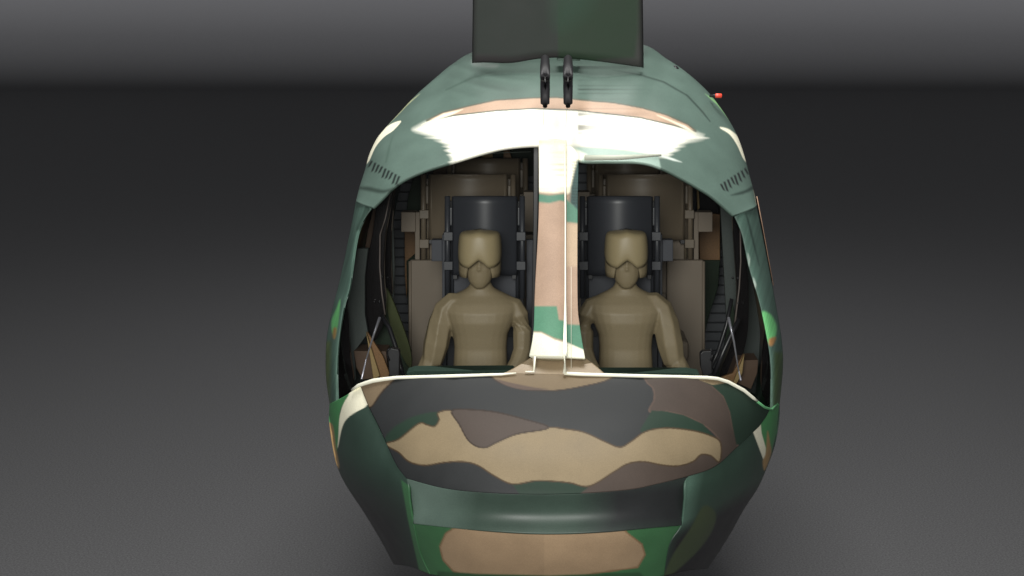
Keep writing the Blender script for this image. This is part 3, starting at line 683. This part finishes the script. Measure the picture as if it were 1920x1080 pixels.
for mir, cf, cm, cr in ((1, 909, 878, 914), (-1, 1162, 1210, 1176)):
    who = 'left' if mir == 1 else 'right'
    r, q, k = seat(cf, 1.35, 57, 368, M_SEATB, M_SEATG, mir, label='charcoal pilot seat back')
    slab(r, 'arm_block', q, [(-100, 450), (-80, 450), (-80, 490), (-100, 490)], .10, .08, M_SEATG)
    slab(r, 'arm_upright', q, [(-80, 440), (-72, 440), (-72, 700), (-80, 700)], .11, .06, M_SEATG)
    slab(r, 'arm_upright', q, [(78, 450), (95, 450), (95, 700), (78, 700)], .11, .06, M_SEATG)
    # middle row, taupe and wider
    r, q, k = seat(cm, 2.15, 71, 327, M_SEATT, M_SEATP, mir, hgt=122, label='taupe seat back behind the pilot seat')
    slab(r, 'head_block', q, [(-126, 398), (-99, 398), (-99, 435), (-126, 435)], -.02, .12, M_SEATP)
    slab(r, 'head_upright', q, [(-100, 398), (-91, 398), (-91, 490), (-100, 490)], .0, .08, M_SEATP)
    slab(r, 'head_block', q, [(104, 360), (127, 360), (127, 435), (104, 435)], .04, .12, M_SEATP)
    slab(r, 'side_armour', q, [(-110, 488), (-40, 488), (-40, 740), (-110, 740)], -.06, .05, M_SEATP, .012)
    tube('armour_bead', [q(-109, 490, -.06), q(-109, 735, -.06)], 3 * k, M_SEATP, r)
    slab(r, 'rear_armour', q, [(-97, 440), (124, 440), (124, 740), (-97, 740)], .14, .05, M_SEATP)
    # rear row
    r, q, k = seat(cr, 2.75, 58, 297, M_SEATT, M_SEATT, mir, hgt=140, label='dim taupe seat back in the rear row')
    slab(r, 'head_upright', q, [(66, 360), (90, 360), (90, 560), (66, 560)], .1, .08, M_SEATP)
# ================================================================== pilots
def add_loft(bm, rings, n=20):
    """rings: (centre Vector, rx, ry) stacked; horizontal superellipse sections"""
    R = []
    for c, rx, ry, ex in rings:
        r = []
        for a in range(n):
            t = 2 * PI * a / n; cx_, sx_ = math.cos(t), math.sin(t); f = (abs(cx_) ** ex + abs(sx_) ** ex) ** (-1 / ex)
            r.append(bm.verts.new((c[0] + rx * cx_ * f, c[1] + ry * sx_ * f, c[2])))
        R.append(r)
    for a, b in zip(R, R[1:]):
        for i in range(n): bm.faces.new((a[i], a[(i + 1) % n], b[(i + 1) % n], b[i]))
    bm.faces.new(R[0][::-1]); bm.faces.new(R[-1])
def limb(bm, pts, rad, n=10): tube_bm(pts, rad, n, bm)
def blob(bm, c, r):
    g = bmesh.ops.create_uvsphere(bm, u_segments=14, v_segments=10, radius=1)
    for v in g['verts']: v.co = Vector((v.co.x * r[0] + c[0], v.co.y * r[1] + c[1], v.co.z * r[2] + c[2]))
def pilot(cx, mir, label):
    y0 = 1.05; k = (D + y0) / D / SC
    base = at(cx, 760, y0)
    root = empty('person', base)
    root['label'] = label; root['category'] = 'person'; root['group'] = 'pilots in the front seats'
    def L(dx, py, dy=0):          # local elevation units -> world; dy in the same units, negative to the front
        p = at(cx, py, y0); return Vector((p.x + mir * dx * k, y0 + dy * k, p.z))
    bm = bmesh.new()
    T = [(775, 56, 40, 0, 2.6), (740, 58, 40, 0, 2.6), (690, 51, 36, 0, 2.6), (650, 49, 34, 0, 2.6), (625, 51, 36, -1, 2.6), (600, 62, 38, -3, 2.4), (582, 70, 37, -3, 2.2), (568, 73, 31, 0, 2.1), (559, 64, 26, 2, 2.1), (552, 49, 23, 4, 2.1), (544, 32, 20, 4, 2.1), (538, 23, 18, 4, 2), (530, 19, 18, 4, 2), (505, 18, 18, 4, 2)]
    add_loft(bm, [(L(-2 if py < 700 else 0, py, dy), rx * k, ry * k, ex) for py, rx, ry, dy, ex in T], 28)
    # outer arm: raised angular shoulder, elbow out
    limb(bm, [L(-30, 564, 0), L(-55, 566, -2), L(-68, 578, -4), L(-76, 604, -6), L(-85, 645, -10), L(-92, 678, -14)], [c * k for c in (15, 20, 22, 25, 25, 20)], 7)
    limb(bm, [L(-93, 672, -8), L(-101, 690, -20), L(-96, 715, -50), L(-80, 738, -92), L(-70, 745, -108)], [c * k for c in (20, 21, 19, 13, 11)], 9)
    # inner arm: hangs down, forearm across to the lap
    limb(bm, [L(38, 565, 0), L(60, 575, 0), L(70, 592, -2), L(77, 620, -4), L(76, 660, -8)], [c * k for c in (15, 19, 20, 19, 17)], 9)
    limb(bm, [L(76, 655, -8), L(70, 676, -22), L(52, 702, -52), L(38, 728, -92), L(32, 738, -108)], [c * k for c in (17, 18, 16, 12, 10)], 9)
    # hands: palm and five fingers curling over the thighs
    for hx, hy, hz, sgn in ((-69, 748, -118, 1), (31, 741, -118, -1)):
        blob(bm, L(hx, hy, hz), (13 * k, 15 * k, 7 * k))
        for f in range(4):
            fx = hx + (f - 1.5) * 7; ln = (20, 24, 23, 17)[f]
            limb(bm, [L(fx, hy, hz - 8), L(fx, hy - 2, hz - 16), L(fx, hy + 2, hz - 16 - ln * .6), L(fx, hy + 10, hz - 16 - ln)], [3.4 * k, 3.3 * k, 3 * k, 2.3 * k], 7)
        limb(bm, [L(hx + sgn * 10, hy, hz + 4), L(hx + sgn * 17, hy + 2, hz - 6), L(hx + sgn * 19, hy + 5, hz - 18)], [4.2 * k, 3.8 * k, 2.8 * k], 7)
    # legs
    for sx in (-1, 1):
        limb(bm, [L(sx * 26, 772, 10), L(sx * 30, 768, -40), L(sx * 36, 764, -120), L(sx * 38, 768, -150)], [c * k for c in (34, 32, 25, 22)], 12)
        limb(bm, [L(sx * 38, 764, -142), L(sx * 38, 810, -150), L(sx * 38, 880, -146), L(sx * 38, 905, -144)], [c * k for c in (24, 23, 15, 14)], 12)
        limb(bm, [L(sx * 38, 908, -136), L(sx * 38, 912, -160), L(sx * 39, 915, -195)], [c * k for c in (15, 15, 9)], 10)
    bmesh.ops.recalc_face_normals(bm, faces=bm.faces)
    # head
    add_loft(bm, [(L(-3, py, dy), rx * k, ry * k, 2.2) for py, rx, ry, dy in ((537, 8, 8, -16), (534, 12, 13, -14), (526, 20, 20, -10), (513, 26, 26, -6), (500, 28, 29, -4), (488, 24, 28, 0), (470, 28, 32, 2), (450, 27, 31, 3), (440, 16, 20, 3))], 18)
    limb(bm, [L(-3, 480, -26), L(-3, 492, -31), L(-3, 500, -34), L(-3, 504, -29)], [2.4 * k, 2.8 * k, 3.2 * k, 2.2 * k], 8)      # nose
    blob(bm, L(-3, 514, -24), (7 * k, 4 * k, 1.5 * k)); blob(bm, L(-3, 518, -23), (6 * k, 4 * k, 1.8 * k))                    # lips
    bmesh.ops.recalc_face_normals(bm, faces=bm.faces)
    body = obj('body', bm, root, M_SUIT)
    rm = body.modifiers.new('join', 'REMESH'); rm.mode = 'VOXEL'; rm.voxel_size = .0075; rm.use_smooth_shade = True
    sm = body.modifiers.new('ease', 'SMOOTH'); sm.iterations = 1; sm.factor = .5
    # helmet shell: open at the face
    def shell_part(name, a0, a1, na, rx, ry, topz, botf, thick, m, dy=0, peak=0):
        bmh = bmesh.new(); rows = []; nv = 16
        prof = [(0, .98), (.12, 1.01), (.3, 1.02), (.5, 1.01), (.68, .99), (.80, .965), (.87, .94), (.94, .87), (.98, .74), (1.0, .36), (1.005, .0)]
        for i in range(na + 1):
            a = a0 + (a1 - a0) * i / na
            ex = 2.7; cx_, sx_ = math.sin(a), math.cos(a); f = (abs(cx_) ** ex + abs(sx_) ** ex) ** (-1 / ex)
            bz = botf(a); col = []
            for t, r in prof:
                z = bz + (topz - bz) * t - peak * math.exp(-(cx_ * f * r * 3.2) ** 2) * t ** 3
                col.append(bmh.verts.new(L(-3 + rx * cx_ * f * r, z, dy - ry * sx_ * f * r)))
            rows.append(col)
        for c0, c1 in zip(rows, rows[1:]):
            for j in range(len(prof) - 1): bmh.faces.new((c0[j], c0[j + 1], c1[j + 1], c1[j]))
        bmesh.ops.remove_doubles(bmh, verts=bmh.verts, dist=.0006)
        bmesh.ops.recalc_face_normals(bmh, faces=bmh.faces)
        o = obj(name, bmh, root, m, True); solid(o, thick, -1); return o
    def helm_b(a):
        a = abs((a + PI) % (2 * PI) - PI)
        if a < .48: return 482
        if a < .58: return 482 + (516 - 482) * (a - .48) / .10
        return 516
    shell_part('helmet', -PI, PI, 60, 39, 41, 440, helm_b, .012, M_SUIT, 2)
    def vis_b(a):
        x = abs(math.sin(a)) 
        return 481 + 14 * min(1, (x / .45) ** 1.2) if x < .5 else 495 - 8 * ((x - .5) / .5) ** 2
    shell_part('visor', -1.62, 1.62, 60, 40, 51, 432, vis_b, .006, M_HELM, 0, 3.5)
    return root
pilot(903, 1, 'khaki pilot in helmet seated left of the central windscreen post')
pilot(1171, -1, 'khaki pilot in helmet seated right of the central windscreen post')
# ================================================================== light
w = bpy.data.worlds.new('World'); S.world = w; w.use_nodes = True
bg = w.node_tree.nodes['Background']; bg.inputs[0].default_value = (.97, .98, 1, 1); bg.inputs[1].default_value = .16
def area(name, loc, target, size, power, sy=None, col=(1, 1, 1), spread=180):
    l = bpy.data.lights.new(name, 'AREA'); l.energy = power; l.size = size; l.color = col; l.spread = math.radians(spread)
    if sy: l.shape = 'RECTANGLE'; l.size_y = sy
    o = bpy.data.objects.new(name, l); COL.objects.link(o); o.location = loc
    o.rotation_euler = (Vector(target) - Vector(loc)).to_track_quat('-Z', 'Y').to_euler(); return o
area('key_light', (-.8, -9, 5.2), (0, .5, 2.9), 3.0, 860, col=(1, .985, .95))
area('top_light', (0, .5, 11), (0, 1, 3), 4.0, 880, col=(1, .99, .96))
area('backdrop_light', (0, 92, 7.4), (0, 102, 8.3), 150, 4600, 1, col=(.98, .98, 1), spread=100)
area('floor_light', (0, 12, 10), (0, 13, 0), 5.0, 200, col=(1, 1, 1))
# ================================================================== camera
cam = bpy.data.cameras.new('camera'); co = bpy.data.objects.new('camera', cam); COL.objects.link(co); S.camera = co
co.location = (0, -D, H); co.rotation_euler = (PI / 2, 0, 0)
cam.sensor_width = 36; cam.lens = 36 * SC * D / 1920; cam.shift_x = -(CX - 960) / 1920; cam.shift_y = -(540 - HZ) / 1920
cam.clip_end = 500; cam.clip_start = .1
S.render.engine = 'CYCLES'
S.view_settings.view_transform = 'Standard'; S.view_settings.look = 'None'; S.view_settings.exposure = 0; S.view_settings.gamma = 1
S.render.resolution_x = 1024; S.render.resolution_y = 576
